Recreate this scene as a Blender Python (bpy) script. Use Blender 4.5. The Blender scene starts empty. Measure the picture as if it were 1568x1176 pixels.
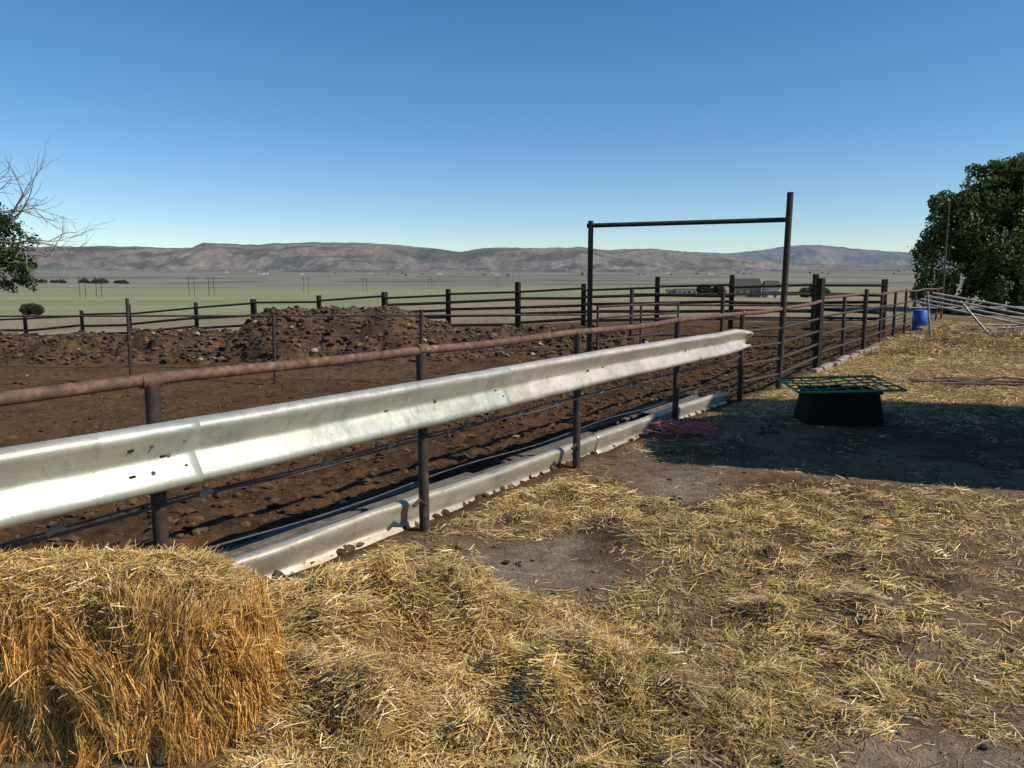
import bpy, math, numpy as np
from mathutils import Vector
rng=np.random.default_rng(7)
sc=bpy.context.scene
# ------------------------------------------------------------ helpers
def fr(a): return a-np.floor(a)
def hsh(ix,iy,s): return fr(np.sin(ix*127.1+iy*311.7+s*74.7)*43758.5453)
def vn(x,y,s=0):
    x=np.asarray(x,float);y=np.asarray(y,float)
    ix=np.floor(x);iy=np.floor(y);fx=x-ix;fy=y-iy
    fx=fx*fx*(3-2*fx);fy=fy*fy*(3-2*fy)
    a=hsh(ix,iy,s);b=hsh(ix+1,iy,s);c=hsh(ix,iy+1,s);d=hsh(ix+1,iy+1,s)
    return (a*(1-fx)+b*fx)*(1-fy)+(c*(1-fx)+d*fx)*fy
def fbm(x,y,s=0,o=4):
    r=0;a=.5;t=0
    for i in range(o):
        r=r+a*vn(x*2**i+i*17.3,y*2**i-i*9.1,s+i);t+=a;a*=.5
    return r/t
def ss(a,b,x):
    t=np.clip((x-a)/(b-a),0,1);return t*t*(3-2*t)
def nrm(v): return v/np.maximum(np.linalg.norm(v,axis=-1,keepdims=True),1e-9)
def link(o,parent=None):
    sc.collection.objects.link(o)
    if parent: o.parent=parent
    return o
def empty(name):
    return link(bpy.data.objects.new(name,None))
def npmesh(name,V,Fc,mat,parent=None,smooth=False,col=None,attrs=None):
    V=np.asarray(V,np.float32);Fc=np.asarray(Fc,np.int32)
    me=bpy.data.meshes.new(name);k=Fc.shape[1];nf=len(Fc)
    me.vertices.add(len(V));me.vertices.foreach_set('co',V.ravel())
    me.loops.add(nf*k);me.loops.foreach_set('vertex_index',Fc.ravel())
    me.polygons.add(nf);me.polygons.foreach_set('loop_start',np.arange(0,nf*k,k,dtype=np.int32))
    me.polygons.foreach_set('loop_total',np.full(nf,k,np.int32))
    me.polygons.foreach_set('use_smooth',np.full(nf,smooth))
    me.update(calc_edges=True)
    if col is not None:
        a=me.attributes.new('col','FLOAT_COLOR','POINT')
        c=np.ones((len(V),4),np.float32);c[:,:3]=col;a.data.foreach_set('color',c.ravel())
    for kk,vv in (attrs or {}).items():
        a=me.attributes.new(kk,'FLOAT','POINT');a.data.foreach_set('value',np.asarray(vv,np.float32))
    me.materials.append(mat)
    return link(bpy.data.objects.new(name,me),parent)
class B:
    def __init__(s): s.v=[];s.f=[]
    def tube(s,pts,r,n=8,cap=True):
        pts=[Vector(p) for p in pts];rs=r if hasattr(r,'__len__') else [r]*len(pts)
        base=len(s.v);prev=None
        for i,p in enumerate(pts):
            a=pts[max(0,i-1)];b=pts[min(len(pts)-1,i+1)];d=(b-a).normalized()
            if prev is None:
                u=d.cross(Vector((0,0,1)))
                if u.length<.05:u=d.cross(Vector((1,0,0)))
            else: u=prev-d*prev.dot(d)
            u.normalize();prev=u;w=d.cross(u)
            for k in range(n):
                t=2*math.pi*k/n;s.v.append(p+(u*math.cos(t)+w*math.sin(t))*rs[i])
        for i in range(len(pts)-1):
            for k in range(n):
                a=base+i*n+k;b=base+i*n+(k+1)%n
                s.f.append((a,b,b+n,a+n))
        if cap:
            s.f.append(tuple(base+k for k in range(n))[::-1]);e=base+(len(pts)-1)*n
            s.f.append(tuple(e+k for k in range(n)))
    def box(s,c,size,rz=0,tilt=0):
        x,y,z=[a/2 for a in size];b=len(s.v);ca,sa=math.cos(rz),math.sin(rz)
        for dx,dy,dz in [(-x,-y,-z),(x,-y,-z),(x,y,-z),(-x,y,-z),(-x,-y,z),(x,-y,z),(x,y,z),(-x,y,z)]:
            s.v.append(Vector((c[0]+dx*ca-dy*sa,c[1]+dx*sa+dy*ca,c[2]+dz+dx*tilt)))
        for q in [(0,3,2,1),(4,5,6,7),(0,1,5,4),(1,2,6,5),(2,3,7,6),(3,0,4,7)]: s.f.append(tuple(b+i for i in q))
    def poly(s,vs,fs):
        b=len(s.v);s.v+= [Vector(v) for v in vs];s.f+=[tuple(b+i for i in f) for f in fs]
    def obj(s,name,mat,parent=None,smooth=True,bevel=0):
        me=bpy.data.meshes.new(name);me.from_pydata([tuple(v) for v in s.v],[],s.f);me.update()
        if smooth:
            me.polygons.foreach_set('use_smooth',[True]*len(me.polygons))
        me.materials.append(mat);o=link(bpy.data.objects.new(name,me),parent)
        if smooth:
            try: me.set_sharp_from_angle(angle=math.radians(50))
            except Exception: pass
        if bevel:
            m=o.modifiers.new('b','BEVEL');m.width=bevel;m.segments=2
        return o
# ------------------------------------------------------------ materials
def newmat(name):
    m=bpy.data.materials.new(name);m.use_nodes=True;nt=m.node_tree
    return m,nt,nt.nodes['Principled BSDF']
def nn(nt,t,**k):
    n=nt.nodes.new(t)
    for a,b in k.items(): setattr(n,a,b)
    return n
def noise(nt,scale,vec,detail=5,rough=.6):
    n=nn(nt,'ShaderNodeTexNoise');n.inputs['Scale'].default_value=scale;n.inputs['Detail'].default_value=detail
    n.inputs['Roughness'].default_value=rough;nt.links.new(vec,n.inputs['Vector']);return n.outputs['Fac']
def ramp(nt,fac,stops):
    r=nn(nt,'ShaderNodeValToRGB');e=r.color_ramp.elements
    while len(e)<len(stops): e.new(.5)
    for i,(p,c) in enumerate(stops):
        e[i].position=p;e[i].color=(*c,1) if len(c)==3 else c
    nt.links.new(fac,r.inputs[0]);return r.outputs[0]
def g(v): return (v,v,v)
def mapping(nt,vec,scale,rot=(0,0,0)):
    m=nn(nt,'ShaderNodeMapping');m.inputs['Scale'].default_value=scale;m.inputs['Rotation'].default_value=rot
    nt.links.new(vec,m.inputs['Vector']);return m.outputs[0]
def mix(nt,f,a,b,mode='MIX'):
    m=nn(nt,'ShaderNodeMix',data_type='RGBA',blend_type=mode)
    for s,v in ((m.inputs[0],f),(m.inputs[6],a),(m.inputs[7],b)):
        if isinstance(v,(int,float)): s.default_value=v
        elif isinstance(v,tuple): s.default_value=(*v,1)
        else: nt.links.new(v,s)
    return m.outputs[2]
def bump(nt,h,p,strength,dist):
    b=nn(nt,'ShaderNodeBump');b.inputs['Strength'].default_value=strength;b.inputs['Distance'].default_value=dist
    nt.links.new(h,b.inputs['Height']);nt.links.new(b.outputs[0],p.inputs['Normal'])
def surf(name,stops,scale=8,rough=.7,metal=0,bs=.3,bd=.01,sc3=(1,1,1)):
    m,nt,p=newmat(name);tc=nn(nt,'ShaderNodeTexCoord').outputs['Object']
    v=mapping(nt,tc,sc3);f=noise(nt,scale,v,8,.65)
    nt.links.new(ramp(nt,f,stops),p.inputs['Base Color']);p.inputs['Roughness'].default_value=rough;p.inputs['Metallic'].default_value=metal
    if rough>=.8: p.inputs['Specular IOR Level'].default_value=.1
    if bs: bump(nt,noise(nt,scale*3,v,5),p,bs,bd)
    return m
def attrmat(name,rough=.8,transl=0,spec=.3):
    m,nt,p=newmat(name);a=nn(nt,'ShaderNodeAttribute',attribute_name='col')
    nt.links.new(a.outputs['Color'],p.inputs['Base Color']);p.inputs['Roughness'].default_value=rough
    p.inputs['Specular IOR Level'].default_value=spec
    if transl:
        t=nn(nt,'ShaderNodeBsdfTranslucent');nt.links.new(a.outputs['Color'],t.inputs[0])
        ms=nn(nt,'ShaderNodeMixShader');ms.inputs[0].default_value=transl
        nt.links.new(p.outputs[0],ms.inputs[1]);nt.links.new(t.outputs[0],ms.inputs[2])
        nt.links.new(ms.outputs[0],nt.nodes['Material Output'].inputs[0])
    return m
M_rust=surf('rusty_pipe',[(.3,(.045,.023,.014)),(.5,(.12,.06,.036)),(.62,(.19,.10,.06)),(.74,(.36,.25,.18))],16,.72,.05,.4,.004)
M_post=surf('dark_pipe',[(.3,(.018,.012,.008)),(.55,(.047,.028,.018)),(.8,(.12,.075,.05))],14,.75,.0,.4,.004)
M_wood=surf('weathered_wood',[(.3,(.02,.015,.011)),(.6,(.05,.037,.027)),(.8,(.11,.085,.065))],6,.85,0,.5,.01)
M_plank=surf('grey_plank',[(.3,(.07,.055,.04)),(.55,(.16,.13,.10)),(.8,(.27,.22,.17))],9,.85,0,.6,.01)
M_wire=surf('wire',[(.3,(.04,.035,.03)),(.7,(.12,.105,.095))],10,.6,.3,0)
M_dark=surf('black_plastic',[(.3,(.006,.006,.005)),(.7,(.018,.016,.014))],9,.8,0,.2,.005)
M_green=surf('green_paint',[(.35,(.025,.13,.045)),(.6,(.045,.24,.09)),(.75,(.16,.14,.07))],9,.55,.0,.2,.004)
M_alu=surf('aluminium_pipe',[(.3,(.13,.13,.13)),(.7,(.36,.35,.33))],7,.45,.4,.1,.003)
M_blue=surf('blue_plastic',[(.3,(.01,.06,.25)),(.7,(.015,.11,.42))],5,.5,0,.1,.003)
M_red=surf('red_twine',[(.3,(.40,.07,.06)),(.7,(.62,.2,.17))],20,.7,0,0)
M_bark=surf('bark',[(.3,(.06,.045,.035)),(.7,(.2,.16,.13))],6,.9,0,.5,.02)
M_deadbark=surf('dead_bark',[(.3,(.16,.135,.115)),(.7,(.42,.37,.33))],6,.9,0,.3,.01)
M_conc=surf('pale_stone',[(.3,(.13,.105,.08)),(.5,(.27,.23,.18)),(.7,(.42,.37,.3))],5,.85,0,.5,.02)
M_leaf=attrmat('leaves',.55,.25,.3)
M_straw=attrmat('straw',.55,0,.4)
M_clod=attrmat('clods',.95,0,.1)
def galv(name,tint,dirt=.6,warm=.5):
    m,nt,p=newmat(name);tc=nn(nt,'ShaderNodeTexCoord').outputs['Object']
    n1=noise(nt,3,tc,8,.7);n2=noise(nt,22,mapping(nt,tc,(1,1,.35)),6,.7);n3=noise(nt,60,tc,3);n4=noise(nt,2.2,mapping(nt,tc,(1,1,8)),5);n5=noise(nt,5,mapping(nt,tc,(1,1,.12)),6,.7)
    c=ramp(nt,n1,[(.3,(tint[0]*.7,tint[1]*.74,tint[2]*.76)),(.5,tint),(.72,(tint[0]*1.2,tint[1]*1.18,tint[2]*1.12))])
    c=mix(nt,ramp(nt,n4,[(.46,g(0)),(.66,g(warm))]),c,(.42,.35,.24))
    c=mix(nt,ramp(nt,n5,[(.52,g(0)),(.68,g(.5))]),c,(.24,.235,.21))
    c=mix(nt,ramp(nt,n2,[(.54,g(0)),(.72,g(dirt))]),c,(.34,.28,.2))
    c=mix(nt,ramp(nt,n3,[(.64,g(0)),(.71,g(.7))]),c,(.17,.10,.06))
    nt.links.new(c,p.inputs['Base Color']);p.inputs['Metallic'].default_value=.5
    nt.links.new(ramp(nt,n2,[(.3,g(.33)),(.7,g(.6))]),p.inputs['Roughness'])
    bump(nt,n2,p,.3,.005);return m
M_galvA=galv('galvanised_a',(.54,.55,.46));M_galvB=galv('galvanised_b',(.53,.55,.47));M_galvC=galv('galvanised_c',(.66,.58,.49))
M_galvD=galv('galvanised_dirty',(.52,.46,.36),.95,.9)
# ------------------------------------------------------------ layout
P1=np.array([-1.72,3.65]);d=nrm(np.array([20.92,31.25]));n=np.array([d[1],-d[0]])
def F(s,off=0,z=0):
    p=P1+s*d+off*n;return (p[0],p[1],z)
def perp(x,y): return -((x-P1[0])*n[0]+(y-P1[1])*n[1])   # + = pen side
def gs(x,y,cx,cy,rx,ry): return np.exp(-((x-cx)/rx)**2-((y-cy)/ry)**2)
mounds=[(-.62,4.0,.45,.32,.20),(-.2,3.75,.3,.22,.14),(.30,3.05,.35,.22,.12),(.75,2.8,.4,.25,.08),(-.95,3.6,.4,.3,.15),(-.75,3.0,.3,.35,.07),
 (1.4,5.2,.8,.35,.035),(.35,6.05,.6,.25,.05)]
def strawD(x,y):
    p=-perp(x,y)
    D=.165+.22*ss(1.6,.2,p)+.2*ss(9,12,y)+0*x
    for a in [(-.6,3.9,.6,.5,1.0),(.1,3.35,.8,.4,.8),(.65,2.85,.8,.45,.9),(-.7,2.9,.6,.8,.9),(1.35,5.15,1.1,.5,.7),(1.0,4.0,.7,.5,.4),(1.9,4.2,.5,.4,.2),
              (.2,5.9,1.1,.6,.5),(2.5,6.0,1.4,.4,.35),(5.5,11.8,3,1.5,.9),(9,14.5,4,3,.9),(7,20,6,6,.7),(3.4,5.6,1.2,.4,.25),(2.2,3.3,.7,.35,.12)]:
        D=D+a[4]*gs(x,y,*a[:4])
    for a in [(.1,4.5,.42,.30,1.1),(.42,4.95,.38,.25,.8),(-.15,4.15,.16,.1,.5),(1.4,6.4,.32,.65,.9),(1.6,2.5,.7,.30,.8),(3.4,8.2,2.2,1.3,.3),(-.2,4.95,.5,.25,.3),(.9,7.6,.25,.8,.2)]:
        D=D-a[4]*gs(x,y,*a[:4])
    D=D*(.25+1.5*fbm(x*1.6,y*1.6,31,4))+ (fbm(x*4.3,y*4.3,33,4)-.5)*.75
    return np.clip(D,0.02,1)*ss(-.05,.15,p)
for _ in range(230):
    yy=2.3+7*rng.random()**1.3;xx=(rng.random()*1.35-.5)*yy*.75
    if perp(xx,yy)<-.2 and strawD(np.array([xx]),np.array([yy]))[0]>.25:
        r_=.05+.10*rng.random();mounds.append((xx,yy,r_*(.8+.9*rng.random()),r_,.02+.055*rng.random()))
def terr(x,y,fine=True):
    p=perp(x,y);pen=ss(0,1.5,p)
    z=ss(14,26,y)*np.clip(.045*(x-1),-1.8,.22)*ss(-1,3,p)
    r=np.hypot(x,y)
    z=z-(5)*ss(60,260,r)
    z=z+np.clip((r-1200)*.018,0,90)
    near=1-ss(45,70,r)
    if fine:
        nearpen=pen*(1-ss(3,6,p))
        z=z+near*(pen*((fbm(x*1.3,y*1.3,3)-.5)*.14+(fbm(x*5,y*5,5)-.5)*.07)+nearpen*(fbm(x*7,y*7,15,3)-.5)*.12+(1-pen)*((fbm(x*.8,y*.8,8)-.5)*.05+(fbm(x*6,y*6,9)-.5)*.025))
        for cx,cy,rx,ry,h in mounds: z=z+h*gs(x,y,cx,cy,rx,ry)*(.4+1.2*fbm(x*6,y*6,12,2))
        z=z+.16*gs(x,y,2.6,9.0,.5,.5)*(1-pen)*(.5+fbm(x*5,y*5,2))
        z=z+.35*np.clip(fbm(x*.9,y*.9,21)-.5,0,1)*ss(19,23,y)*(1-pen)*(x>9)
    return z
# ------------------------------------------------------------ ground
def axis(a,b,step,lo,hi,g_=1.09):
    m=list(np.arange(a,b,step));s=step;x=m[-1]
    up=[]
    while x<hi: s=min(s*g_,900);x+=s;up.append(x)
    s=step;x=m[0];dn=[]
    while x>lo: s=min(s*g_,900);x-=s;dn.append(x)
    return np.array(dn[::-1]+m+up)
X=np.concatenate([axis(-12,-3,.07,-12000,-3),np.arange(-3,4.5,.04)[1:-1],axis(4.5,11,.07,4.4,12000)]);X=np.unique(np.round(X,4));X=X[np.concatenate([[True],np.diff(X)>.02])]
Y=np.concatenate([axis(1.6,8,.04,-3000,8.0),axis(8.2,23,.06,8.19,12000)]);Y=np.unique(np.round(Y,4));Y=Y[np.concatenate([[True],np.diff(Y)>.02])]
gx,gy=np.meshgrid(X,Y);nx,ny=len(X),len(Y)
z=terr(gx,gy)
def grid_faces(nx,ny):
    i=np.arange(nx*ny).reshape(ny,nx)
    return np.stack([i[:-1,:-1],i[:-1,1:],i[1:,1:],i[1:,:-1]],-1).reshape(-1,4)
x=gx.ravel();y=gy.ravel();r=np.hypot(x,y);p=perp(x,y)
pen=ss(-.02,.12,p)*(1-ss(30,34,y+.25*x))
def C(*c): return np.array(c)[None,:]
def lerp(a,b,t): return a+(b-a)*t[:,None]
n1=fbm(x*.5,y*.5,41);n2=fbm(x*3,y*3,42)
col=lerp(C(.15,.10,.056),C(.25,.18,.11),np.clip(n1*1.6-.4+(n2-.5),0,1))
for a in [(.1,4.5,.5,.35),(1.4,6.4,.35,.6),(1.6,2.5,.9,.3),(.45,4.95,.4,.3)]: col=lerp(col,C(.30,.24,.17),gs(x,y,*a)*.8)
col=lerp(col,C(.10,.066,.036),ss(.53,.68,fbm(x*1.4,y*1.4,52))*.75)
pc=lerp(C(.125,.068,.031),C(.055,.035,.019),np.clip((n2-.35)*2.2,0,1))
pc=lerp(pc,C(.175,.10,.05),ss(3.5,8,p)*np.clip((n1-.2)*1.7,0,1)*.8)
col=lerp(col,pc,pen)
tan=lerp(C(.34,.27,.165),C(.24,.205,.13),np.clip(fbm(x*.15,y*.4,44)*2-.5,0,1))
out=ss(31,35,y+.25*x)*ss(-1,3,p)+ss(38,50,r)*(1-ss(-1,3,p));out=np.clip(out,0,1)
col=lerp(col,tan,out)
gn=fbm(x*.004,y*.02,45)
green=lerp(C(.20,.225,.105),C(.27,.275,.15),np.clip(gn*2-.5,0,1))
green=lerp(green,C(.3,.27,.19),ss(.50,.6,fbm(x*.002+5,y*.012,46))*.6)
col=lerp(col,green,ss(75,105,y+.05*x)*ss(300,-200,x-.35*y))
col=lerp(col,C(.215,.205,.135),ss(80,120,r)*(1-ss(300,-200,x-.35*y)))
scr=lerp(C(.17,.17,.135),C(.235,.215,.17),np.clip(fbm(x*.002,y*.004,47)*2-.5,0,1))
scr=lerp(scr,C(.09,.10,.08),ss(.52,.62,fbm(x*.004,y*.012,48))*.75)
scr=lerp(scr,C(.28,.255,.18),ss(.6,.66,fbm(x*.002+9,y*.008,49))*.6)
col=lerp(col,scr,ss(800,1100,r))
col=lerp(col,C(.19,.205,.21),ss(1500,5000,r)*.5)  # distance haze put into the colour of the far ground
sd=strawD(x,y)*(1-out)*ss(200,60,r)
M_g,nt,pp=newmat('ground_mat')
geo=nn(nt,'ShaderNodeNewGeometry').outputs['Position']
a1=nn(nt,'ShaderNodeAttribute',attribute_name='col').outputs['Color'];a2=nn(nt,'ShaderNodeAttribute',attribute_name='straw').outputs['Fac']
f1=noise(nt,9,geo,8,.7);f2=noise(nt,70,geo,4,.7)
c=mix(nt,1,a1,ramp(nt,f1,[(.25,g(.5)),(.5,g(.95)),(.75,g(1.4))]),'MULTIPLY')
c=mix(nt,1,c,ramp(nt,f2,[(.3,g(.6)),(.7,g(1.4))]),'MULTIPLY')
warp=nn(nt,'ShaderNodeVectorMath',operation='ADD');nt.links.new(geo,warp.inputs[0])
wn=nn(nt,'ShaderNodeTexNoise');wn.inputs['Scale'].default_value=5;nt.links.new(geo,wn.inputs['Vector'])
ws=nn(nt,'ShaderNodeVectorMath',operation='SCALE');ws.inputs['Scale'].default_value=.25;nt.links.new(wn.outputs['Color'],ws.inputs[0]);nt.links.new(ws.outputs[0],warp.inputs[1])
fa=noise(nt,1,mapping(nt,warp.outputs[0],(120,12,30),(0,0,.4)),2);fb=noise(nt,1,mapping(nt,warp.outputs[0],(14,110,30),(0,0,.2)),2)
mx=nn(nt,'ShaderNodeMath',operation='MAXIMUM');nt.links.new(fa,mx.inputs[0]);nt.links.new(fb,mx.inputs[1]);mx2=mx
ad=nn(nt,'ShaderNodeMath',operation='MULTIPLY_ADD');nt.links.new(a2,ad.inputs[0]);ad.inputs[1].default_value=.33;nt.links.new(mx2.outputs[0],ad.inputs[2])
fac=ramp(nt,ad.outputs[0],[(.72,g(0)),(.88,g(1))])
sm=nn(nt,'ShaderNodeMath',operation='MULTIPLY');nt.links.new(fac,sm.inputs[0])
s0=ramp(nt,a2,[(.06,g(0)),(.4,g(1))]);nt.links.new(s0,sm.inputs[1])
c=mix(nt,sm.outputs[0],c,ramp(nt,f1,[(.3,(.17,.10,.035)),(.7,(.45,.31,.12))]))
nt.links.new(c,pp.inputs['Base Color']);pp.inputs['Roughness'].default_value=.95;pp.inputs['Specular IOR Level'].default_value=.05
hh=nn(nt,'ShaderNodeMath',operation='ADD');nt.links.new(f1,hh.inputs[0]);nt.links.new(mx2.outputs[0],hh.inputs[1])
bump(nt,hh.outputs[0],pp,.9,.035)
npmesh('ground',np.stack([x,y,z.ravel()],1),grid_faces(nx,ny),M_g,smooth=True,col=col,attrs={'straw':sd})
# ------------------------------------------------------------ hills
def hillmat(name,haze_glow):
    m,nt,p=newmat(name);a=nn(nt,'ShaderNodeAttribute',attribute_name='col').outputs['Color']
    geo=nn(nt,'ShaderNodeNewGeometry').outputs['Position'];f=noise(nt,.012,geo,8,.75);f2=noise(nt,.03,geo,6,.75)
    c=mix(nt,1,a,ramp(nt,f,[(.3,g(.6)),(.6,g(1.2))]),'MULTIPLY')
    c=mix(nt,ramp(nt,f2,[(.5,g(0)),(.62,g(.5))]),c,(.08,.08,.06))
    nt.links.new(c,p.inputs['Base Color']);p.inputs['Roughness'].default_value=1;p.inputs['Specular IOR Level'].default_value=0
    p.inputs['Emission Color'].default_value=(*haze_glow,1);p.inputs['Emission Strength'].default_value=1  # aerial haze put into the hills as a constant bluish emission
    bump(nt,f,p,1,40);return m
def hills(name,prof,y0,y1,yr,amp,c1,c2,c3,haze_glow,k,foot):
    xs=np.linspace(-7500*k,7500*k,1000);ys=np.linspace(y0,y1,170);gx,gy=np.meshgrid(xs,ys)
    pu=np.array([q[0] for q in prof],float);pv=np.array([q[1] for q in prof],float)
    px=(pu-784)/1185*yr;pz=1.75+(432-pv)/1185*yr
    R=np.interp(gx,px,pz)+(fbm(gx*.01,gy*0,61)-.5)*16
    t=np.clip((gy-y0)/(yr-y0),0,1.0)
    gul=np.abs(fbm((gx+gy*.35)*.0036,gy*.0010,62,4)-.5)*2
    g2=np.abs(fbm((gx-gy*.2)*.011,gy*.004,64,4)-.5)*2
    tt=np.clip(t+ (fbm(gx*.0018,gy*.0012,66)-.5)*.7*np.sin(np.pi*t),0,1)
    sh=.22*tt+.28*ss(.3,.6,tt)+.5*ss(.7,.97,tt)
    z=foot+(R-foot)*sh-amp*(1-gul)*np.sin(np.pi*np.clip(t,0,1))*1.15-amp*.75*(1-g2)*np.sin(np.pi*t)
    z=np.where(gy>yr,R+(fbm(gx*.003,gy*.003,67)-.5)*10-(gy-yr)*.02,z)
    z[0]-=80
    x=gx.ravel();y=gy.ravel()
    m=np.clip(fbm(x*.004,y*.004,68)*2.2-.6,0,1)
    col=lerp(c1,c2,m);dk=ss(.5,.6,fbm(x*.004+3,y*.012,69,5))*.8
    col=lerp(col,c3,dk)
    npmesh(name,np.stack([x,y,z.ravel()],1),grid_faces(len(xs),len(ys)),hillmat(name+'_mat',haze_glow),smooth=True,col=col)
profA=[(-800,384),(-300,386),(0,383),(55,381),(160,380),(250,382),(300,383),(318,376),(400,377),(480,374),(560,375),(600,378),(660,383),(705,388),(740,382),(830,383),(880,382),(930,386),(1000,383),(1060,391),(1100,395),(1150,400),(1220,406),(1300,408),(1500,408),(2300,405)]
profB=[(-800,405),(600,400),(860,384),(885,381),(960,389),(1040,388),(1110,391),(1160,386),(1190,381),(1225,378),(1260,379),(1300,384),(1380,389),(1440,392),(1600,395),(2300,390)]
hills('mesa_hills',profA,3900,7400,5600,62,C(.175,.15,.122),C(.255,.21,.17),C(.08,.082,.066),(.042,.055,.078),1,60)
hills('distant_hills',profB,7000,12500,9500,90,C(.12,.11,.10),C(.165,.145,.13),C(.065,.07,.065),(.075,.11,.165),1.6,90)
# ------------------------------------------------------------ straw stalk generator
def stalk_mesh(P,D,L,W,Cc,updir,bend=.12):
    N=len(P);R=updir+rng.normal(0,.5,(N,3));side=nrm(np.cross(D,R))
    bd=nrm(rng.normal(0,1,(N,3)))*(L*bend)[:,None]*rng.random((N,1))
    p0=P-D*(L/2)[:,None];p2=P+D*(L/2)[:,None];p1=P+bd
    w=side*(W/2)[:,None]
    V=np.stack([p0-w,p0+w,p1-w,p1+w,p2-w*.6,p2+w*.6],1).reshape(-1,3)
    b=(np.arange(N)*6)[:,None]
    Fc=np.concatenate([b+np.array([0,1,3,2]),b+np.array([2,3,5,4])],0)
    return V,Fc,np.repeat(Cc,6,0)
def strawcol(N,gold=.5):
    t=rng.random(N);pal=np.array([[.60,.40,.125],[.70,.53,.23],[.44,.26,.075],[.80,.68,.42],[.25,.15,.055]])
    w=np.array([.32+gold*.2,.21,.23+gold*.1,.10,.18]);w/=w.sum()
    c=pal[rng.choice(5,N,p=w)]*(.7+.55*rng.random((N,1)));return np.clip(c,0,.9)
N=1500000
yy=2.1*np.exp(rng.random(N)*np.log(34/2.1));xx=(rng.random(N)*1.7-.85)*yy
k=(perp(xx,yy)<.12)&~((xx<-1.0)&(yy<3.1));xx=xx[k];yy=yy[k];N=len(xx)
D_=strawD(xx,yy);clump=fbm(xx*9,yy*9,71,3)
keep=(rng.random(N)<np.clip(D_**1.35*1.15*np.clip(clump*2.6-.35,.08,3),0,1)*.6)
xx=xx[keep];yy=yy[keep];Dk=D_[keep];N=len(xx)
if N>280000:
    s_=rng.permutation(N)[:280000];xx,yy,Dk=xx[s_],yy[s_],Dk[s_];N=280000
th=rng.random(N)*2*np.pi
flow=fbm(xx*2,yy*2,73,2)*8
th=np.where(rng.random(N)<.45,flow+rng.normal(0,.35,N),th)
lift=rng.normal(0,.2,N)+(rng.random(N)<.08)*rng.normal(.35,.3,N)
Dv=nrm(np.stack([np.cos(th),np.sin(th),lift],1))
mo=sum(gs(xx,yy,m[0],m[1],m[2],m[3])*m[4] for m in mounds)
zz=terr(xx,yy)+.003+rng.random(N)**1.5*(.008+Dk*.02+mo*.4)
L=(.02+.11*rng.random(N)**2)*(1+yy/30);W=(.0012+.0020*rng.random(N))*(1+yy/7)
cc=strawcol(N,.4);dull=fbm(xx*1.3,yy*1.3,75)[:,None];d2=fbm(xx*7,yy*7,76,2)[:,None];cc=cc*(.30+.7*dull+.62*d2)
V,Fc,Cc=stalk_mesh(np.stack([xx,yy,zz],1),Dv,L,W,cc,np.array([0,0,1.]))
npmesh('straw_litter',V,Fc,M_straw,col=Cc)
print('stalks',N)
# ------------------------------------------------------------ straw bale
bale=empty('straw_bale')
bc=np.array([-1.75,2.93,.0]);bx,by,bh=.70,.24,.62
def balesurf(face,a,b):
    o=np.zeros((len(a),3));nl=np.zeros((len(a),3))
    aa=np.abs(a)
    if face=='front':
        rel=(fbm(a*7+b*1.2,b*2.2,81,4)-.5)*.24+(fbm(a*26,b*3,82,2)-.5)*.07
        rr=np.clip((aa-.75)/.25,0,1)**2*.13+np.clip((b-.65)/.35,0,1)**2*.14
        o=np.stack([bc[0]+a*bx*(1+.06*(1-b))-np.sign(a)*.09*np.clip((b-.4)/.6,0,1)**2*(aa>.5)+.12*(fbm(b*2+5,a*0,89)-.5)*ss(.6,1,a),bc[1]-by-rel+rr-.05*(1-b)*.5,(b+1)/2*bh-np.clip((aa-.65)/.35,0,1)**2*.08*ss(.3,1,b)+(fbm(a*4,a*0,90)-.5)*.09*ss(.3,1,b)],1);nl[:]=(0,-1,.1)
    if face=='right':
        rel=(fbm(a*3+9,b*2.2,83,4)-.5)*.16+(fbm(a*12,b*3,84,2)-.5)*.05
        rr=np.clip((aa-.6)/.4,0,1)**2*.09+np.clip((b-.5)/.5,0,1)**2*.16
        o=np.stack([bc[0]+bx*(1+.06*(1-b))+rel-rr,bc[1]+a*by,(b+1)/2*(bh-.07)],1);nl[:]=(1,0,.1)
    if face=='top':
        rel=(fbm(a*4,b*2,85,4)-.5)*.15
        rr=np.clip((np.abs(b)-.4)/.6,0,1)**2*.09+np.clip((aa-.65)/.35,0,1)**2*.13
        o=np.stack([bc[0]+a*bx*.96,bc[1]+b*by,bh+rel-rr],1);nl[:]=(0,0,1)
    return o,nl
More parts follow.
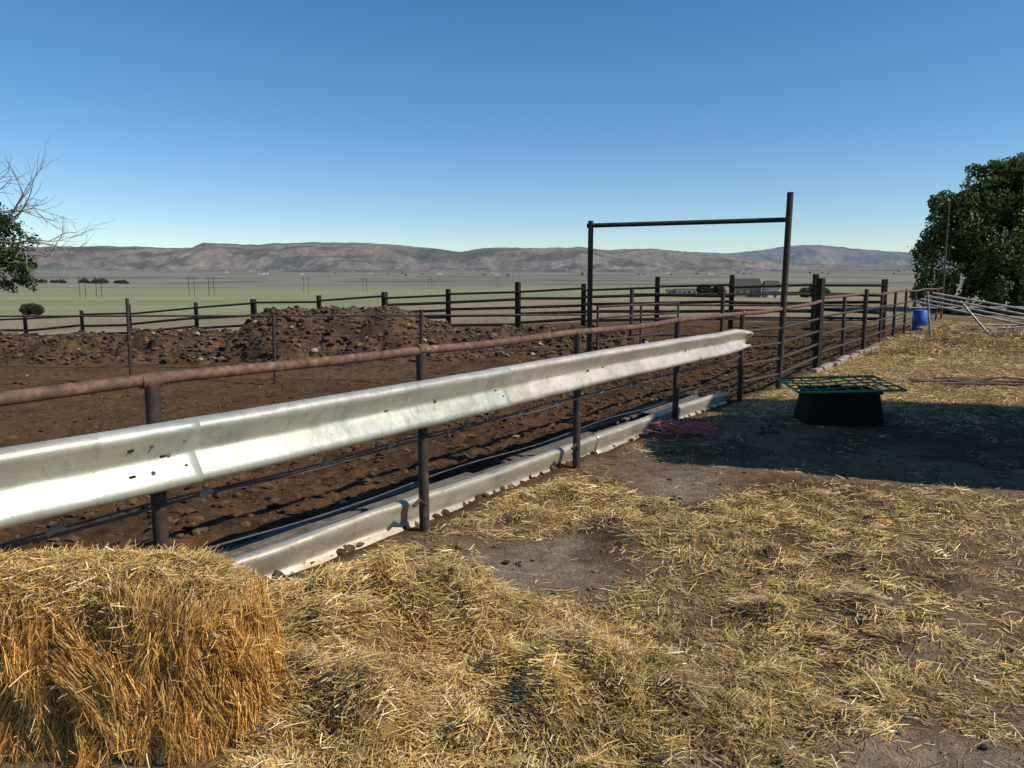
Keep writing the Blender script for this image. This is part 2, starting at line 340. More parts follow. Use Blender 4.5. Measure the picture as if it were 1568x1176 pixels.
for fc_,cnt in (('front',42000),('right',11000),('top',20000)):
    na,nb=110,60;A,Bb=np.meshgrid(np.linspace(-1,1,na),np.linspace(-1,1,nb))
    o,nl=balesurf(fc_,A.ravel(),Bb.ravel());o=o-nl*.02
    cr=np.clip(fbm(A.ravel()*20,Bb.ravel()*4,86),0,1)
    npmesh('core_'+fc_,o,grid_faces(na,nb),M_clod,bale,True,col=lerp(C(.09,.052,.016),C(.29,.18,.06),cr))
    a=rng.random(cnt)*2-1;b=rng.random(cnt)*2-1;o,nl=balesurf(fc_,a,b)
    if fc_=='top':
        th=rng.random(cnt)*6.28;Dv=np.stack([np.cos(th),np.sin(th),rng.normal(0,.25,cnt)],1)
        L=.04+.12*rng.random(cnt)
    else:
        lean=(fbm(a*3.5,b*2+7,87,3)-.5)*2.6+rng.normal(0,.25,cnt)
        dv=np.stack([lean,rng.normal(0,.15,cnt)-.05,-np.ones(cnt)],1) if fc_=='front' else np.stack([rng.normal(.08,.13,cnt),lean,-np.ones(cnt)],1)
        rnd=rng.random(cnt)<.08+.4*ss(.6,1,b);dv[rnd]=rng.normal(0,1,(rnd.sum(),3))*np.array([1,.4,.6]);Dv=dv
        L=.05+.14*rng.random(cnt)*(1-.4*ss(.6,1,b))
    Dv=nrm(Dv);o=o+nrm(nl)*(rng.random(cnt)**2*.035-.008)[:,None];o[:,2]=np.maximum(o[:,2],.01)
    W=.0018+.0026*rng.random(cnt);cc=strawcol(cnt,1.)
    if fc_!='top':
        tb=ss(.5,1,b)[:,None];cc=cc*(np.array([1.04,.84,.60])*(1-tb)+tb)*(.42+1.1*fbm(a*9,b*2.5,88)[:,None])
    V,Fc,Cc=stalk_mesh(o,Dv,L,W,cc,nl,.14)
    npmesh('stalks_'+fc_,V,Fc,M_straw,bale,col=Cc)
cnt=1800;a=rng.random(cnt)*2-1;b=rng.random(cnt)*2-1;o,nl=balesurf('top',a,b)
Dv=nrm(np.stack([rng.normal(0,1,cnt),rng.normal(0,1,cnt),np.abs(rng.normal(.35,.35,cnt))],1))
V,Fc,Cc=stalk_mesh(o+Dv*.03,Dv,.05+.10*rng.random(cnt),np.full(cnt,.0024),strawcol(cnt),nl,.25);npmesh('wisps',V,Fc,M_straw,bale,col=Cc)
# ------------------------------------------------------------ clods
def ico():
    import bmesh
    bm=bmesh.new();bmesh.ops.create_icosphere(bm,subdivisions=1,radius=1);v=np.array([q.co[:] for q in bm.verts]);f=np.array([[w.index for w in q.verts] for q in bm.faces]);bm.free();return v,f
iv,iff=ico()
def clods(name,P,S,Cc,mat=M_clod,flat=.65,parent=None):
    N=len(P);k=len(iv)
    V=iv[None]*(1+rng.normal(0,.22,(N,k,1)))*S[:,None,None]*np.stack([.7+.8*rng.random(N),.7+.8*rng.random(N),np.full(N,flat)],1)[:,None,:]+P[:,None,:]
    Fc=(iff[None]+(np.arange(N)*k)[:,None,None]).reshape(-1,3)
    return npmesh(name,V.reshape(-1,3),Fc,mat,parent,col=np.repeat(Cc,k,0))
N=38000
s_=rng.random(N)**.8*24-3;o_=.15+rng.random(N)**1.8*14
xy=P1[None]+s_[:,None]*d-o_[:,None]*n
ok=(fbm(xy[:,0]*1.5,xy[:,1]*1.5,91)>.46)|(o_<2.8);xy=xy[ok];o_=o_[ok];N=len(xy)
S=(.006+.04*rng.random(N)**3.3*np.where(o_<3.8,1,.6))
cc=lerp(C(.045,.027,.015),C(.13,.078,.042),rng.random(N));lt=rng.random(N)<.008;cc[lt]=(.26,.22,.17)
clods('dirt_clods',np.column_stack([xy,terr(xy[:,0],xy[:,1])+S*.2]),S,cc)
N=2600;yy=2.3+12*rng.random(N);xx=(rng.random(N)*1.3-.2)*yy*.8;k=perp(xx,yy)<-.1;xx,yy=xx[k],yy[k];N=len(xx)
S=.003+.018*rng.random(N)**4;cc=lerp(C(.05,.035,.02),C(.22,.17,.11),rng.random(N))
clods('yard_pebbles',np.column_stack([xx,yy,terr(xx,yy)+S*.4]),S,cc)
L_=[(.05,4.68,.03),(2.05,3.75,.035),(-.55,4.75,.035),(-.35,4.9,.025),(1.3,6.0,.03),(-.45,4.85,.04),(2.9,8.6,.06),(-.15,2.95,.03),(.62,3.6,.025),(1.5,4.5,.02),(-.3,5.6,.03)]
P=[];S=[]
for a,b,c_ in L_:
    for i in range(6):
        P.append((a+rng.normal(0,c_*1.6),b+rng.normal(0,c_*1.6),0));S.append(c_*(.25+.5*rng.random()))
P=np.array(P);S=np.array(S);P[:,2]=terr(P[:,0],P[:,1])+S*.4
clods('dung_lumps',P,S,lerp(C(.03,.02,.012),C(.08,.055,.03),rng.random(len(P))))
# ------------------------------------------------------------ manure pile
xs=np.arange(-17,4.5,.06);ys=np.arange(15.2,24.5,.07);gx,gy=np.meshgrid(xs,ys)
def pileh(x,y):
    w=(fbm(x*1.2,y*1.2,101,4)-.5)
    ex=ss(-7.0,-5.8,x+w*.8)*(1-ss(-3.0,-.6,x+w));top=1.10+.10*(fbm(x*1.5,y*.6,102)-.5)
    fy=ss(16.0,18.3,y+w*1.1)*(1-ss(20.8,23,y))
    a=ex*fy*top
    b=(1-ss(-4,1.5,x))*ss(16.2,18.6,y+w*1.6)*(1-ss(19.6,22.5,y))*(.60+.28*(fbm(x*.9,y*.9,103)-.5))
    c_=ss(-4,-2,x)*(1-ss(2.2,4.2,x))*ss(17.6,19.6,y+w)*(1-ss(20.5,22.5,y))*.5
    h=np.maximum(np.maximum(a,b),c_)
    return h+np.clip(h,0,.3)/.3*((fbm(x*3.5,y*3.5,104,5)-.5)*.42+(fbm(x*9,y*9,105,3)-.5)*.15)
hp=pileh(gx,gy);zz=terr(gx,gy,False)+hp-.12*(hp<.04)-.04
x=gx.ravel();y=gy.ravel()
c_=lerp(C(.14,.085,.045),C(.06,.04,.024),np.clip(fbm(x*3,y*3,106)*2.4-.7,0,1))
M_p,nt,pp=newmat('manure');a1=nn(nt,'ShaderNodeAttribute',attribute_name='col').outputs['Color'];geo=nn(nt,'ShaderNodeNewGeometry').outputs['Position']
f1=noise(nt,8,geo,8,.75);nt.links.new(mix(nt,1,a1,ramp(nt,f1,[(.3,g(.5)),(.7,g(1.4))]),'MULTIPLY'),pp.inputs['Base Color']);pp.inputs['Roughness'].default_value=1;pp.inputs['Specular IOR Level'].default_value=.1;bump(nt,f1,pp,.9,.08)
pile=npmesh('manure_pile',np.stack([x,y,zz.ravel()],1),grid_faces(len(xs),len(ys)),M_p,smooth=True,col=c_)
N=18000;xx=-16.5+20.5*rng.random(N);yy=15.8+5.5*rng.random(N);h=pileh(xx,yy);k=h>.08;xx,yy,h=xx[k],yy[k],h[k];N=len(xx)
S=.013+.068*rng.random(N)**2.7;cc=lerp(C(.045,.03,.018),C(.155,.10,.055),rng.random(N));lt=rng.random(N)<.02;cc[lt]=(.33,.29,.23)
clods('clods',np.column_stack([xx,yy,terr(xx,yy,False)+h-.04+S*.2]),S,cc,parent=pile)
# ------------------------------------------------------------ main pipe fence
fence=empty('pipe_fence')
ps=[-2.1,0,1.98,4.18,6.6,9.07]
post=B()
for i,s_ in enumerate(ps): post.tube([F(s_,0,-.1),F(s_+.01*math.sin(i*2.2),0,1.26)],.036,14)
pts2=[(5.96,15.05)]+[(5.96+1.36*i,15.05+2.03*i) for i in range(1,11)]
for i,q in enumerate(pts2):
    if i==0: continue
    post.tube([(q[0],q[1],-.1),(q[0]+.02*math.sin(i*5),q[1],1.45+.05*math.sin(i*3))],.04,10)
post.obj('posts',M_post,fence)
wp=B();wp.box((5.96,15.05,.85),(.12,.12,1.9),.6);wp.obj('corner_post',M_wood,fence,False,.01)
GL=(1.34,13.4);GR=(4.30,12.38)
tr=B()
zs=[1.285,1.28,1.285,1.275,1.29,1.29]
pl=[F(-4,0,1.28)]+[F(s_,0,z_) for s_,z_ in zip(ps,zs)]+[(*GR,1.3),(5.93,14.95,1.36)]
pl2=[]
for a,b in zip(pl[:-1],pl[1:]):
    a=Vector(a);b=Vector(b)
    for t in (0,.25,.5,.75):
        q=a.lerp(b,t);q.z+=.008*math.sin(q.x*3.1)-.01*math.sin(math.pi*t);pl2.append(q)
pl2.append(Vector(pl[-1]))
tr.tube(pl2,.030,14)
for s_,z_ in zip(ps,zs):
    tr.tube([F(s_-.05,0,z_),F(s_+.05,0,z_)],.036,14)
tr.tube([(5.96,15.05,1.42)]+[(q[0],q[1],1.42+.03*math.sin(i*2.2)) for i,q in enumerate(pts2[1:])],.032,10)
tr.obj('top_rail',M_rust,fence)
lr=B()
for zz_ in (.28,.53,.78,1.02):
    lr.tube([F(9.07,0,zz_),(*GR,zz_-.02),(5.96,15.05,zz_)],.022,8)
for zz_ in (.35,.7,1.05):
    lr.tube([(5.96,15.05,zz_)]+[(q[0],q[1],zz_+.02*math.sin(i*3+zz_*9)) for i,q in enumerate(pts2[1:])],.025,8)
lr.obj('lower_rails',M_post,fence)
cb=B()
cb.tube([F(s_,.01,.665-.014*math.sin(s_/2.3*math.pi)**2+.006*math.sin(s_*5)) for s_ in np.arange(-3,9.1,.2)],.0085,6)
cb.tube([F(s_,.0,.685-.018*math.sin(s_*1.7)**2) for s_ in np.arange(-3,9.1,.2)],.006,6)
cb.tube([F(s_,-.05,.36-.03*math.sin(s_*1.3)**2) for s_ in np.arange(-3,9.1,.25)],.005,6)
cb.obj('cables',M_wire,fence)
cl=B()
for i,s_ in enumerate(np.arange(-2.6,8.8,.72)):
    s_+=.08*math.sin(i*4.);a=F(s_-.04,.01,.662);b=F(s_+.04,.01,.672);m_=F(s_,.01,.685)
    cl.tube([a,m_,b],[.012,.022,.010],8)
cl.obj('cable_clamps',M_conc,fence)
br=B()
for s_ in ps:
    br.tube([F(s_+.02,-.05,.12),F(s_-.03,.03,.2),F(s_-.10,.045,.25),F(s_-.16,.04,.22)],.013,6)
    br.tube([F(s_,.03,.93),F(s_,.09,.93)],.03,8)
br.obj('brackets',M_post,fence)
# ------------------------------------------------------------ w-beam
prof=[(0,.158),(.018,.159),(.040,.153),(.055,.142),(.062,.127),(.062,.113),(.056,.099),(.044,.074),(.030,.046),(.018,.022),(.0125,.010),(.011,0)]
prof=prof+[(a,-b) for a,b in prof[:-1][::-1]]
def wbeam(name,s0,s1,off,zc,mat,parent,lift=0,dent=.006,seed=0,tiltk=0,endtwist=0,flat=1):
    ns=int((s1-s0)/.05)+2;V=[];ss_=np.linspace(s0,s1,ns)
    for i,s_ in enumerate(ss_):
        e=max(0,1-(s1-s_)/.5) if endtwist else 0
        for (a,b) in prof:
            dn=(fbm(np.array([s_*1.7+seed]),np.array([b*9]),111+seed)[0]-.5)*dent*2+(fbm(np.array([s_*7+seed]),np.array([b*25]),117+seed,2)[0]-.5)*dent*.7
            dz=(fbm(np.array([s_*.7+seed]),np.array([.5]),112)[0]-.5)*dent*2
            aa=a*flat*(1-.2*e)+dn+e*e*endtwist*(.05*math.sin(b*22)+.02);bb=b*(1-.2*e)+dz+e*e*.02*math.sin(b*30)
            ct,st=math.cos(tiltk),math.sin(tiltk)
            V.append(F(s_+ (e*.05*math.sin(b*40+1) if endtwist else 0),off+aa*ct-bb*st+lift,zc(s_)+bb*ct+aa*st))
    o=npmesh(name,V,grid_faces(len(prof),ns),mat,parent,True)
    m=o.modifiers.new('s','SOLIDIFY');m.thickness=.004;m.offset=0
    return o
gr=empty('guardrail')
zc=lambda s_:.932-.004*math.sin(s_)
wbeam('beam',-4.2,.14,.085,zc,M_galvA,gr,.014,.007,1,0,0,1.15)
wbeam('beam',-.16,2.84,.085,zc,M_galvB,gr,.007,.008,2,0,0,1.15)
wbeam('beam',2.62,8.98,.085,zc,M_galvC,gr,0,.012,3,0,1,1.15)
bo=B()
def bolt(s_,dz,a,o1): bo.tube([F(s_,o1,.932+dz),F(s_,o1+.010,.932+dz)],a,10)
for s_ in (0,1.98,4.18,6.6): bolt(s_,0,.011,.106)
for s_,o1 in ((.07,.134),(-.1,.141),(2.77,.128)):
    for dz in (.062,-.062): bolt(s_,dz,.009,o1)
bo.obj('bolts',M_rust,gr)
sl=B()
for s_,dz,o_ in ((-.03,.0,.112),(-.2,-.06,.143),(-.2,.06,.143),(1.5,0.0,.103),(2.70,-.012,.106),(4.5,.0,.097),(5.9,0,.097),(7.3,0,.097)):
    sl.tube([F(s_-.014,o_,.932+dz),F(s_+.014,o_,.932+dz)],.006,8)
sl.obj('slots',M_dark,gr)
bb_=empty('base_rail')
zb=lambda s_:.025+.010*math.sin(s_*1.3)
wbeam('beam',.9,5.0,-.17,zb,M_galvD,bb_,0,.016,5,.22)
wbeam('beam',4.85,8.95,-.165,zb,M_galvD,bb_,.006,.018,6,.22,.5)
wbeam('beam',-3.5,1.05,-.175,zb,M_galvD,bb_,0,.016,7,.22)
# planks behind
pk=B()
for i in range(30):
    s_=-2+rng.random()*9;L_2=1.4+rng.random()*1.8;o_=-.30-rng.random()*.42
    c_=F(s_+L_2/2,o_);zt=terr(np.array([c_[0]]),np.array([c_[1]]))[0]
    pk.box((c_[0],c_[1],.04+max(zt,0)*.6+i*.002),(.05+.08*rng.random(),L_2,.025),-math.atan2(d[0],d[1])+rng.normal(0,.025))
pk.obj('wooden_planks',M_plank,None,False,.004)
cu=B();ang=math.atan2(d[1],d[0])
for i in range(14):
    s_=13.4+i*.55;c_=F(s_,.12+.04*math.sin(i*2.3));cu.box((c_[0],c_[1],-.01+.02*math.sin(i*1.7)),(.42+.22*rng.random(),.13,.20),ang+rng.normal(0,.05),rng.normal(0,.02))
cu.obj('stone_curb',M_conc,None,False,.03)
# ------------------------------------------------------------ gate frame
gf=B()
gf.tube([(*GL,-.1),(*GL,2.76)],.045,12);gf.tube([(*GR,-.1),(GR[0]+.05,GR[1],3.12)],.05,12)
gf.tube([(GL[0]-.06,GL[1]+.02,2.68),(GR[0]+.03,GR[1],2.70)],.038,12)
gf.obj('overhead_gate_frame',M_post)
wf=empty('wire_fence')
wpst=[(-13.2,12.6,1.3),(-10.9,12.7,1.3),(-8.6,12.8,1.25),(-6.4,12.9,1.46),(-4.0,12.95,1.2),(-1.55,13.1,1.27)]
w=B()
for a,b,h in wpst: w.tube([(a,b,-.1),(a+.02,b,h)],.03,8)
w.obj('posts',M_post,wf)
w=B();ext=[(a,b) for a,b,h in wpst]+[GL]
w.tube([(a,b,1.17) for a,b in ext],.016,8)
for zz_ in (.12,.34,.58,.86):
    pl_=[]
    for (a,b),(a2,b2) in zip(ext[:-1],ext[1:]):
        for t in (0,.33,.66): pl_.append((a+(a2-a)*t,b+(b2-b)*t,zz_-.03*math.sin(math.pi*t)+rng.normal(0,.008)))
    pl_.append((*GL,zz_));w.tube(pl_,.007,5)
w.obj('wires',M_wire,wf)
cg=B();a=Vector((1.5,13.6,0));b=Vector((3.4,15.9,0))
for zz_ in (.3,.5,.7,.9,1.1,1.3): cg.tube([a+Vector((0,0,zz_)),b+Vector((0,0,zz_))],.02,8)
for t in (0,.5,1): q=a.lerp(b,t);cg.tube([q+Vector((0,0,.28)),q+Vector((0,0,1.32))],.022,8)
cg.obj('pipe_gate',M_post)
# ------------------------------------------------------------ corral fence at the back
us=[-240,-140,-50,40,127,200,302,390,490,590,687,793,893,1005,1118,1245,1350]
Ys=[35.2,34.4,33.7,33,32.3,31.6,31,30.3,29.6,29,28.3,27.6,27,26.3,25.6,25,24.3]
cz=[-.25,-.1,.03,.16,.33,.44,.70,.85,1.0,1.14,1.25,1.35,1.45,1.53,1.58,1.6,1.6]
cf=empty('corral_fence');nod=[((u-784)/1185*Y_,Y_,z_) for u,Y_,z_ in zip(us,Ys,cz)]
w=B()
for i,(a,b,c_) in enumerate(nod):
    tall=.10+(.16 if i in(5,11,13,14,15) else 0)
    w.box((a,b,c_-.65),(.2 if i in (7,9,11,13,15) else .13,.15,1.5+tall*2),.1*i)
w.obj('posts',M_wood,cf,False,.01)
w=B()
for i in range(len(nod)-1):
    a=Vector(nod[i]);b=Vector(nod[i+1]);k=(0,.45,.8) if i<9 else (0,.27,.54,.8,1.05)
    for dz in k:
        w.tube([a+Vector((0,-.09,-dz+rng.normal(0,.03))),b+Vector((0,-.09,-dz+rng.normal(0,.03)))],.045 if dz==0 else .055,6)
w.obj('rails',M_wood,cf)
w=B();q=[(3.0,19.5),(5.2,19.2),(7.4,19.0),(8.6,18.9)]
for a,b in q: w.tube([(a,b,-.1),(a,b,1.55)],.05,8)
for zz_ in (.4,.8,1.15,1.42): w.tube([(a,b,zz_) for a,b in q],.028,6)
w.obj('holding_pen_fence',M_post)
# ------------------------------------------------------------ tub + grate
tub=B();c0=(4.1,9.6);vs=[]
def ring(wx,wy,z,c=c0,rz=-.08,m=24):
    out=[]
    for i in range(m):
        t=2*math.pi*i/m;ct,st=math.cos(t),math.sin(t);e=.35
        xx_=math.copysign(abs(ct)**e,ct)*wx;yy_=math.copysign(abs(st)**e,st)*wy
        out.append((c[0]+xx_*math.cos(rz)-yy_*math.sin(rz),c[1]+xx_*math.sin(rz)+yy_*math.cos(rz),z))
    return out
lv=[(.49,.38,-.02),(.455,.35,.2),(.42,.33,.38),(.45,.36,.385),(.45,.36,.405),(.41,.32,.405),(.40,.31,.2),(.38,.30,.06)]
for l in lv: vs+=ring(*l)
fs=[]
for i in range(len(lv)-1):
    for k in range(24): fs.append((i*24+k,i*24+(k+1)%24,(i+1)*24+(k+1)%24,(i+1)*24+k))
fs.append(tuple(range(7*24,8*24)))
tub.poly(vs,fs);tub.obj('plastic_tub',M_dark)
gt=B();cx,cy,cz_=4.14,9.75,.45;ca,sa=math.cos(-.1),math.sin(-.1)
def GP(a,b,c=0): return (cx+a*ca-b*sa,cy+a*sa+b*ca,cz_+.035*a+.03*b+c+.02*math.sin(a*5))
hw,hd=.62,.55
gt.tube([GP(-hw,-hd),GP(hw,-hd),GP(hw,hd),GP(-hw,hd),GP(-hw,-hd)],.016,8)
for a in np.linspace(-hw,hw,9)[1:-1]: gt.tube([GP(a,-hd),GP(a,hd)],.009,6)
for b in np.linspace(-hd,hd,6)[1:-1]: gt.tube([GP(q,b,.012) for q in np.linspace(-hw,hw,6)],.009,6)
gt.obj('green_metal_grate',M_green)
tw=B()
for i in range(30):
    cx,cy=1.93+rng.normal(0,.12),8.5+rng.normal(0,.1);pts=[];a0=rng.random()*6
    for k in range(9):
        a0+=rng.normal(.7,.5);r_=.04+.13*rng.random();pts.append((cx+r_*1.3*math.cos(a0),cy+r_*math.sin(a0),.07+.13*rng.random()))
    tw.tube(pts,.0048,4)
tw.obj('baling_twine',M_red)
# ------------------------------------------------------------ yard bits at right
w=B()
for i in range(6):
    y0_=12.5+i*.14+rng.normal(0,.05);pts=[];x0_=6.7+rng.random()*1.0
    for k in range(9): pts.append((x0_+k*.42,y0_+.07*math.sin(k*1.3+i)+.03*k*math.sin(i),.05+.05*rng.random()))
    w.tube(pts,[.022-.0018*k for k in range(9)],6)
w.obj('dead_branches',M_bark)
w=B()
for i in range(4):
    w.tube([(12.2+.1*i,22.6+.5*i,1.4-.1*i),(16.2,21.6+.5*i,.62-.12*i)],.03,8)
for i in range(3):
    w.tube([(12.6+rng.random(),22.3+i*.6,.2+.1*i),(17,21.8+i*.7,.45+.15*rng.random())],.025,8)
w.tube([(12.3,22.7,0),(12.2,22.9,1.45)],.03,8);w.tube([(13.9,22.2,0),(13.2,22.9,1.15)],.03,8);w.tube([(14.9,22.0,0),(15.0,22.3,.9)],.03,8)
w.tube([(12.5,24.5,.9),(17.5,24,.95)],.03,8)
w.obj('aluminum_pipes',M_alu)
w=B();bx0,by0=14.1,26.8
w.tube([(bx0,by0,z_) for z_ in (.02,.06,.25,.27,.5,.52,.72,.75)],[.22,.24,.24,.252,.252,.24,.24,.21],20);w.obj('blue_barrel',M_blue)
w=B();w.tube([(19.3,34.9,-.1),(19.3,34.9,5.3)],[.045,.03],8);w.tube([(19.3,34.9,5.25),(19.15,34.8,5.3)],.03,6);w.tube([(19.15,34.8,5.34),(19.15,34.8,5.22)],[.05,.11],10);w.obj('yard_lamp_pole',M_wire)
N=30000;xx=8+13*rng.random(N);yy=18+10*rng.random(N);k=(perp(xx,yy)<-.5);xx,yy=xx[k],yy[k];N=len(xx)
hb=.55*np.clip(fbm(xx*.7,yy*.7,121)-.42,0,1)/.3
th=rng.random(N)*6.28;Dv=nrm(np.stack([np.cos(th),np.sin(th),rng.normal(0,.3,N)],1))
V,Fc,Cc=stalk_mesh(np.stack([xx,yy,terr(xx,yy)+hb*rng.random(N)**.5],1),Dv,.15+.25*rng.random(N),.008+.01*rng.random(N),strawcol(N)*.8,np.array([0,0,1.]));npmesh('straw_heap',V,Fc,M_straw,col=Cc)
# ------------------------------------------------------------ unseen caster of the big shadow, off frame right, made up as stacked hay
hs=B()
for iy,(y0_,y1_,lay) in enumerate(((5.25,6.4,5),(6.4,7.65,5),(7.65,8.65,4),(8.65,9.75,4))):
    for l in range(lay):
        for ix in range(2):
            hs.box((8.25+ix*1.25+rng.normal(0,.06),(y0_+y1_)/2+rng.normal(0,.03),.61+l*1.22+(.03 if l else 0)),(1.22,y1_-y0_-.03,1.2),rng.normal(0,.02))
M_hay=surf('stacked_hay',[(.3,(.2,.13,.05)),(.7,(.5,.36,.15))],6,.9,0,.8,.04)
hs.obj('shadow_stack',M_hay,None,False,.08)
# ------------------------------------------------------------ trees
def leaves(clumps,N,size,c1,c2,seedc,hole=.46):
    P=[];Cc=[];tot=sum(c[3]**2 for c in clumps)
    for (a,b,c_,r_) in clumps:
        k=int(N*r_**2/tot);v=nrm(rng.normal(0,1,(k,3)));rr=r_*(.45+.65*rng.random((k,1))**.7)
        p_=v*rr*np.array([1,1,.85])
        q_=p_+np.array([a,b,c_])
        nz=fbm(q_[:,0]*1.5+q_[:,2]*.7,q_[:,2]*1.5+q_[:,1]*1.1,seedc,3)
        kk=nz>hole;P.append(q_[kk])
        t=np.clip(rng.random(kk.sum())*.7+(nz[kk]-.5)*1.2+.1,0,1);Cc.append(lerp(c1,c2,t))
    P=np.concatenate(P);Cc=np.concatenate(Cc);k=len(P)
    u=nrm(rng.normal(0,1,(k,3)));w_=nrm(np.cross(u,rng.normal(0,1,(k,3))));s_=(size*(.6+.8*rng.random(k)))[:,None]
    V=np.stack([P-u*s_,P+w_*s_*.5,P+u*s_,P-w_*s_*.5],1).reshape(-1,3)
    return V,np.arange(k*4).reshape(-1,4),np.repeat(Cc,4,0)
def branch(Bd,p,dr,L,r,depth,spread=.5,up=.1,tips=None,seg=4,taper=.62):
    pts=[p];q=p.copy();dd=dr.copy();rs=[r]
    for i in range(seg):
        dd=(dd+Vector(rng.normal(0,.16,3))+Vector((0,0,up*.3))).normalized();q=q+dd*(L/seg);pts.append(q.copy());rs.append(r*(1-.45*(i+1)/seg))
    Bd.tube(pts,rs,6 if r>.02 else 4,False)
    if depth>0:
        for i in range(1,seg+1):
            for _ in range(1 if i<seg else 2):
                nd=(dd+Vector(rng.normal(0,spread,3))).normalized()
                branch(Bd,pts[i],nd,L*(.5+.25*rng.random()),rs[i]*taper,depth-1,spread,up,tips,seg,taper)
t=empty('elm_tree');w=B();base=Vector((26.8,41,-.3))
w.tube([base,base+Vector((-.1,0,1.2)),base+Vector((.05,0,2.6))],[.45,.36,.3],12)
for k in range(7):
    a=k*.9;branch(w,base+Vector((0,0,1.6+.15*k)),Vector((math.cos(a),math.sin(a)*.8,.9)).normalized(),2.8,.16,2,.5,.2)
w.obj('limbs',M_bark,t)
big=[(22.1,40,2.5,1.5),(22.7,40,4.6,1.4),(24.1,40,5.9,1.5),(25.8,40,6.8,1.4),(27.6,40.5,6.8,2.1),(25.5,40.6,4.4,2.9),(28.8,41,4.6,3.1),(25,39.4,2.0,2.0),(28,39.4,2.0,2.2),(31,41,5.5,3.2),(29.8,40,7.3,2.0),(21.9,40,1.1,1.2),(24,39.8,.9,1.3)]
cl=list(big)
for (a,b,c_,r_) in big:
    for _ in range(9):
        v=nrm(rng.normal(0,1,3));v[1]=-abs(v[1])*.7
        rr=.25+.45*rng.random();cl.append((a+v[0]*r_*1.1,b+v[1]*r_,c_+v[2]*r_*.94,rr))
V,Fc,Cc=leaves(cl,150000,.105,C(.018,.036,.008),C(.17,.225,.055),131,.47);npmesh('foliage',V,Fc,M_leaf,t,col=Cc)
t=empty('cottonwood_tree');w=B();base=Vector((-19.2,25,-1.2))
w.tube([base,base+Vector((.1,0,1.6)),base+Vector((.2,0,3.4)),base+Vector((.2,0,5))],[.4,.32,.24,.18],12)
rng=np.random.default_rng(21)
for a,L_3,zz_ in ((Vector((1,-.1,.3)),2.9,4.3),(Vector((1,.1,.7)),2.7,4.7),(Vector((.75,0,.9)),2.0,5.0),(Vector((.9,.3,.0)),2.4,4.3)):
    branch(w,base+Vector((.2,0,zz_)),a.normalized(),L_3,.085,3,.42,.05,None,4,.7)
w.obj('dead_limbs',M_deadbark,t)
cl=[(-16.1,25,3.0,.8),(-15.7,25,2.4,.5),(-17.0,25,3.3,1.2),(-15.9,25,3.5,.4),(-16.1,25,1.9,.6),(-15.5,25,3.0,.4),(-15.7,25,1.6,.4),(-19.5,25,4,2),(-21,25,6,2.2),(-18.0,25.2,2.4,1.3)]
V,Fc,Cc=leaves(cl,36000,.06,C(.014,.028,.006),C(.10,.145,.035),133,.40);npmesh('foliage',V,Fc,M_leaf,t,col=Cc)
def bush(name,items,N,size):
    V,Fc,Cc=leaves(items,N,size,C(.02,.03,.016),C(.065,.085,.04),135,.3);return npmesh(name,V,Fc,M_leaf,None,col=Cc)
def gz(x,y): return float(terr(np.array([float(x)]),np.array([float(y)]),False)[0])
def at(u,Y_): return (u-784)/1185*Y_
bx_=at(52,165);bush('round_bush',[(bx_-1,165,gz(bx_,165)+1.2,1.4),(bx_+1,165,gz(bx_,165)+1.1,1.3),(bx_,165,gz(bx_,165)+1.5,1.2)],5000,.16)
it=[]
for u_,Y_,h in ((1075,330,2.8),(1083,330,2.2),(1098,330,2.6),(1102,335,2.0),(1230,300,2.2),(1245,300,2.8),(1258,300,2.2)):
    x_=at(u_,Y_);it.append((x_,Y_,gz(x_,Y_)+h*.9,h))
bush('shelterbelt_trees',it,12000,.35)
it=[]
for i in range(90):
    u_=-260+460*rng.random();Y_=1250+60*rng.random();x_=at(u_,Y_);h=3+3*rng.random();it.append((x_,Y_,gz(x_,Y_)+h*.3,h))
for i in range(26):
    u_=500+1000*rng.random();Y_=2400+900*rng.random();x_=at(u_,Y_);h=3+2*rng.random();it.append((x_,Y_,gz(x_,Y_)+h*.1,h))
bush('distant_trees',it,26000,1.3)
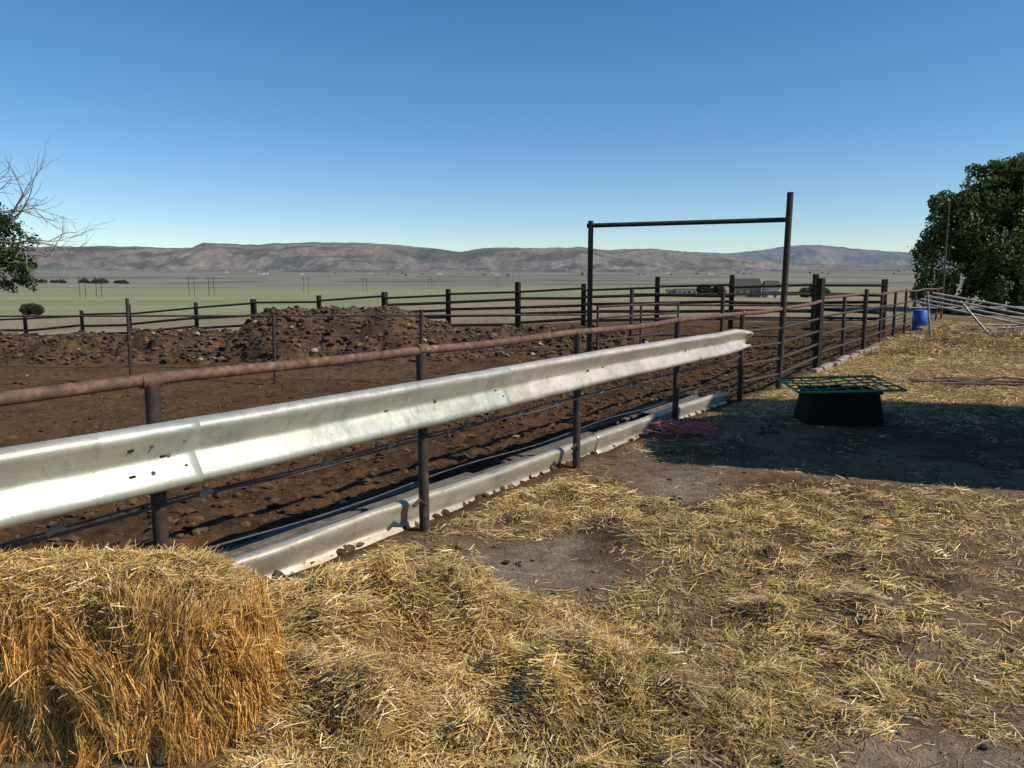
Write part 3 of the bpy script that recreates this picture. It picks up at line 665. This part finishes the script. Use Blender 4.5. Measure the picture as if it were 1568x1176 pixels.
# ------------------------------------------------------------ house
M_roof=surf('roof',[(.3,(.05,.045,.045)),(.7,(.1,.09,.09))],3,.9,0,0)
M_wall=surf('house_wall',[(.3,(.30,.2,.16)),(.7,(.4,.28,.22))],3,.9,0,0)
M_white=surf('white_wall',[(.3,(.5,.48,.45)),(.7,(.65,.63,.6))],3,.9,0,0)
M_glass=surf('window_glass',[(.3,(.03,.04,.05)),(.7,(.06,.07,.08))],3,.2,0,0)
def house(name,x_,y_,W_,D_2,H_,R_,wall):
    z0=gz(x_,y_)-.3;e=empty(name)
    w=B();w.poly([(x_-W_/2,y_-D_2/2,z0),(x_+W_/2,y_-D_2/2,z0),(x_+W_/2,y_+D_2/2,z0),(x_-W_/2,y_+D_2/2,z0),(x_-W_/2,y_-D_2/2,z0+H_),(x_+W_/2,y_-D_2/2,z0+H_),(x_+W_/2,y_+D_2/2,z0+H_),(x_-W_/2,y_+D_2/2,z0+H_),(x_-W_/2,y_,z0+H_+R_),(x_+W_/2,y_,z0+H_+R_)],
      [(0,1,5,4),(1,2,6,9,5),(2,3,7,6),(3,0,4,8,7)]);w.obj('walls',wall,e,False)
    w=B();o=.5
    w.poly([(x_-W_/2-o,y_-D_2/2-o,z0+H_-.2),(x_+W_/2+o,y_-D_2/2-o,z0+H_-.2),(x_+W_/2+o,y_,z0+H_+R_+.1),(x_-W_/2-o,y_,z0+H_+R_+.1),(x_+W_/2+o,y_+D_2/2+o,z0+H_-.2),(x_-W_/2-o,y_+D_2/2+o,z0+H_-.2)],[(0,1,2,3),(3,2,4,5)])
    w.obj('roof',M_roof,e,False)
    w=B()
    for k in range(4):
        w.box((x_-W_/2+W_*(k+.5)/4,y_-D_2/2-.03,z0+H_*.55),(W_*.1,.1,H_*.3))
    w.box((x_+.1*W_,y_-D_2/2-.03,z0+1.1),(1,.1,2.1));w.obj('windows',M_glass,e,False);return e
house('brick_house',at(1138,300),300,10,8,4.6,3.0,M_wall)
house('garage',at(1166,300)+1,294,4.5,7,4.4,2.4,M_white)
house('farm_shed',at(1048,360),360,9,6,2.4,.8,M_white);house('farm_shed',at(1028,365),365,5,5,2.2,.7,M_white)
it=B()
for i in range(14):
    u_=330+1000*rng.random();Y_=2600+900*rng.random();x_=at(u_,Y_);it.box((x_,Y_,gz(x_,Y_)+2),(10+12*rng.random(),10,4))
it.obj('distant_farm_buildings',M_white,None,False)
for u_,Y_ in ((131,400),(156,430),(297,430),(327,460),(471,520),(560,640),(660,760),(762,900)):
    x_=at(u_,Y_);z0=gz(x_,Y_);w=B();s_=1.5
    for sx in (-s_,s_): w.tube([(x_+sx,Y_,z0-1),(x_+sx,Y_,z0+11)],.13,6)
    w.tube([(x_-s_-1.6,Y_,z0+9.8),(x_+s_+1.6,Y_,z0+9.8)],.11,6)
    w.obj('utility_pole',M_wood)
# ------------------------------------------------------------ light, sky, camera
el=math.radians(43);h2=Vector((.95,-.31)).normalized()
S=Vector((h2.x*math.cos(el),h2.y*math.cos(el),math.sin(el)))
ld=bpy.data.lights.new('sun','SUN');ld.energy=4.9;ld.angle=math.radians(.5);ld.color=(1,.925,.80)
lo=link(bpy.data.objects.new('sun',ld));lo.rotation_euler=S.to_track_quat('Z','Y').to_euler()
wd=bpy.data.worlds.new('World');sc.world=wd;wd.use_nodes=True;nt=wd.node_tree
sk=nt.nodes.new('ShaderNodeTexSky');sk.sky_type='NISHITA';sk.sun_disc=False;sk.sun_elevation=el;sk.sun_rotation=math.atan2(h2.x,h2.y)
sk.altitude=1000;sk.air_density=1.0;sk.dust_density=.05;sk.ozone_density=3
hs_=nt.nodes.new('ShaderNodeHueSaturation');hs_.inputs['Saturation'].default_value=1.24
nt.links.new(sk.outputs[0],hs_.inputs['Color']);nt.links.new(hs_.outputs[0],nt.nodes['Background'].inputs[0]);nt.nodes['Background'].inputs[1].default_value=.122
cd=bpy.data.cameras.new('camera');cd.sensor_width=36;cd.lens=36*1185/1568;cd.clip_end=40000;cd.clip_start=.05
co=link(bpy.data.objects.new('camera',cd));co.location=(0,0,1.75);co.rotation_euler=(math.radians(90-7.6),0,0)
sc.camera=co
sc.view_settings.view_transform='Standard';sc.view_settings.look='None';sc.view_settings.exposure=0
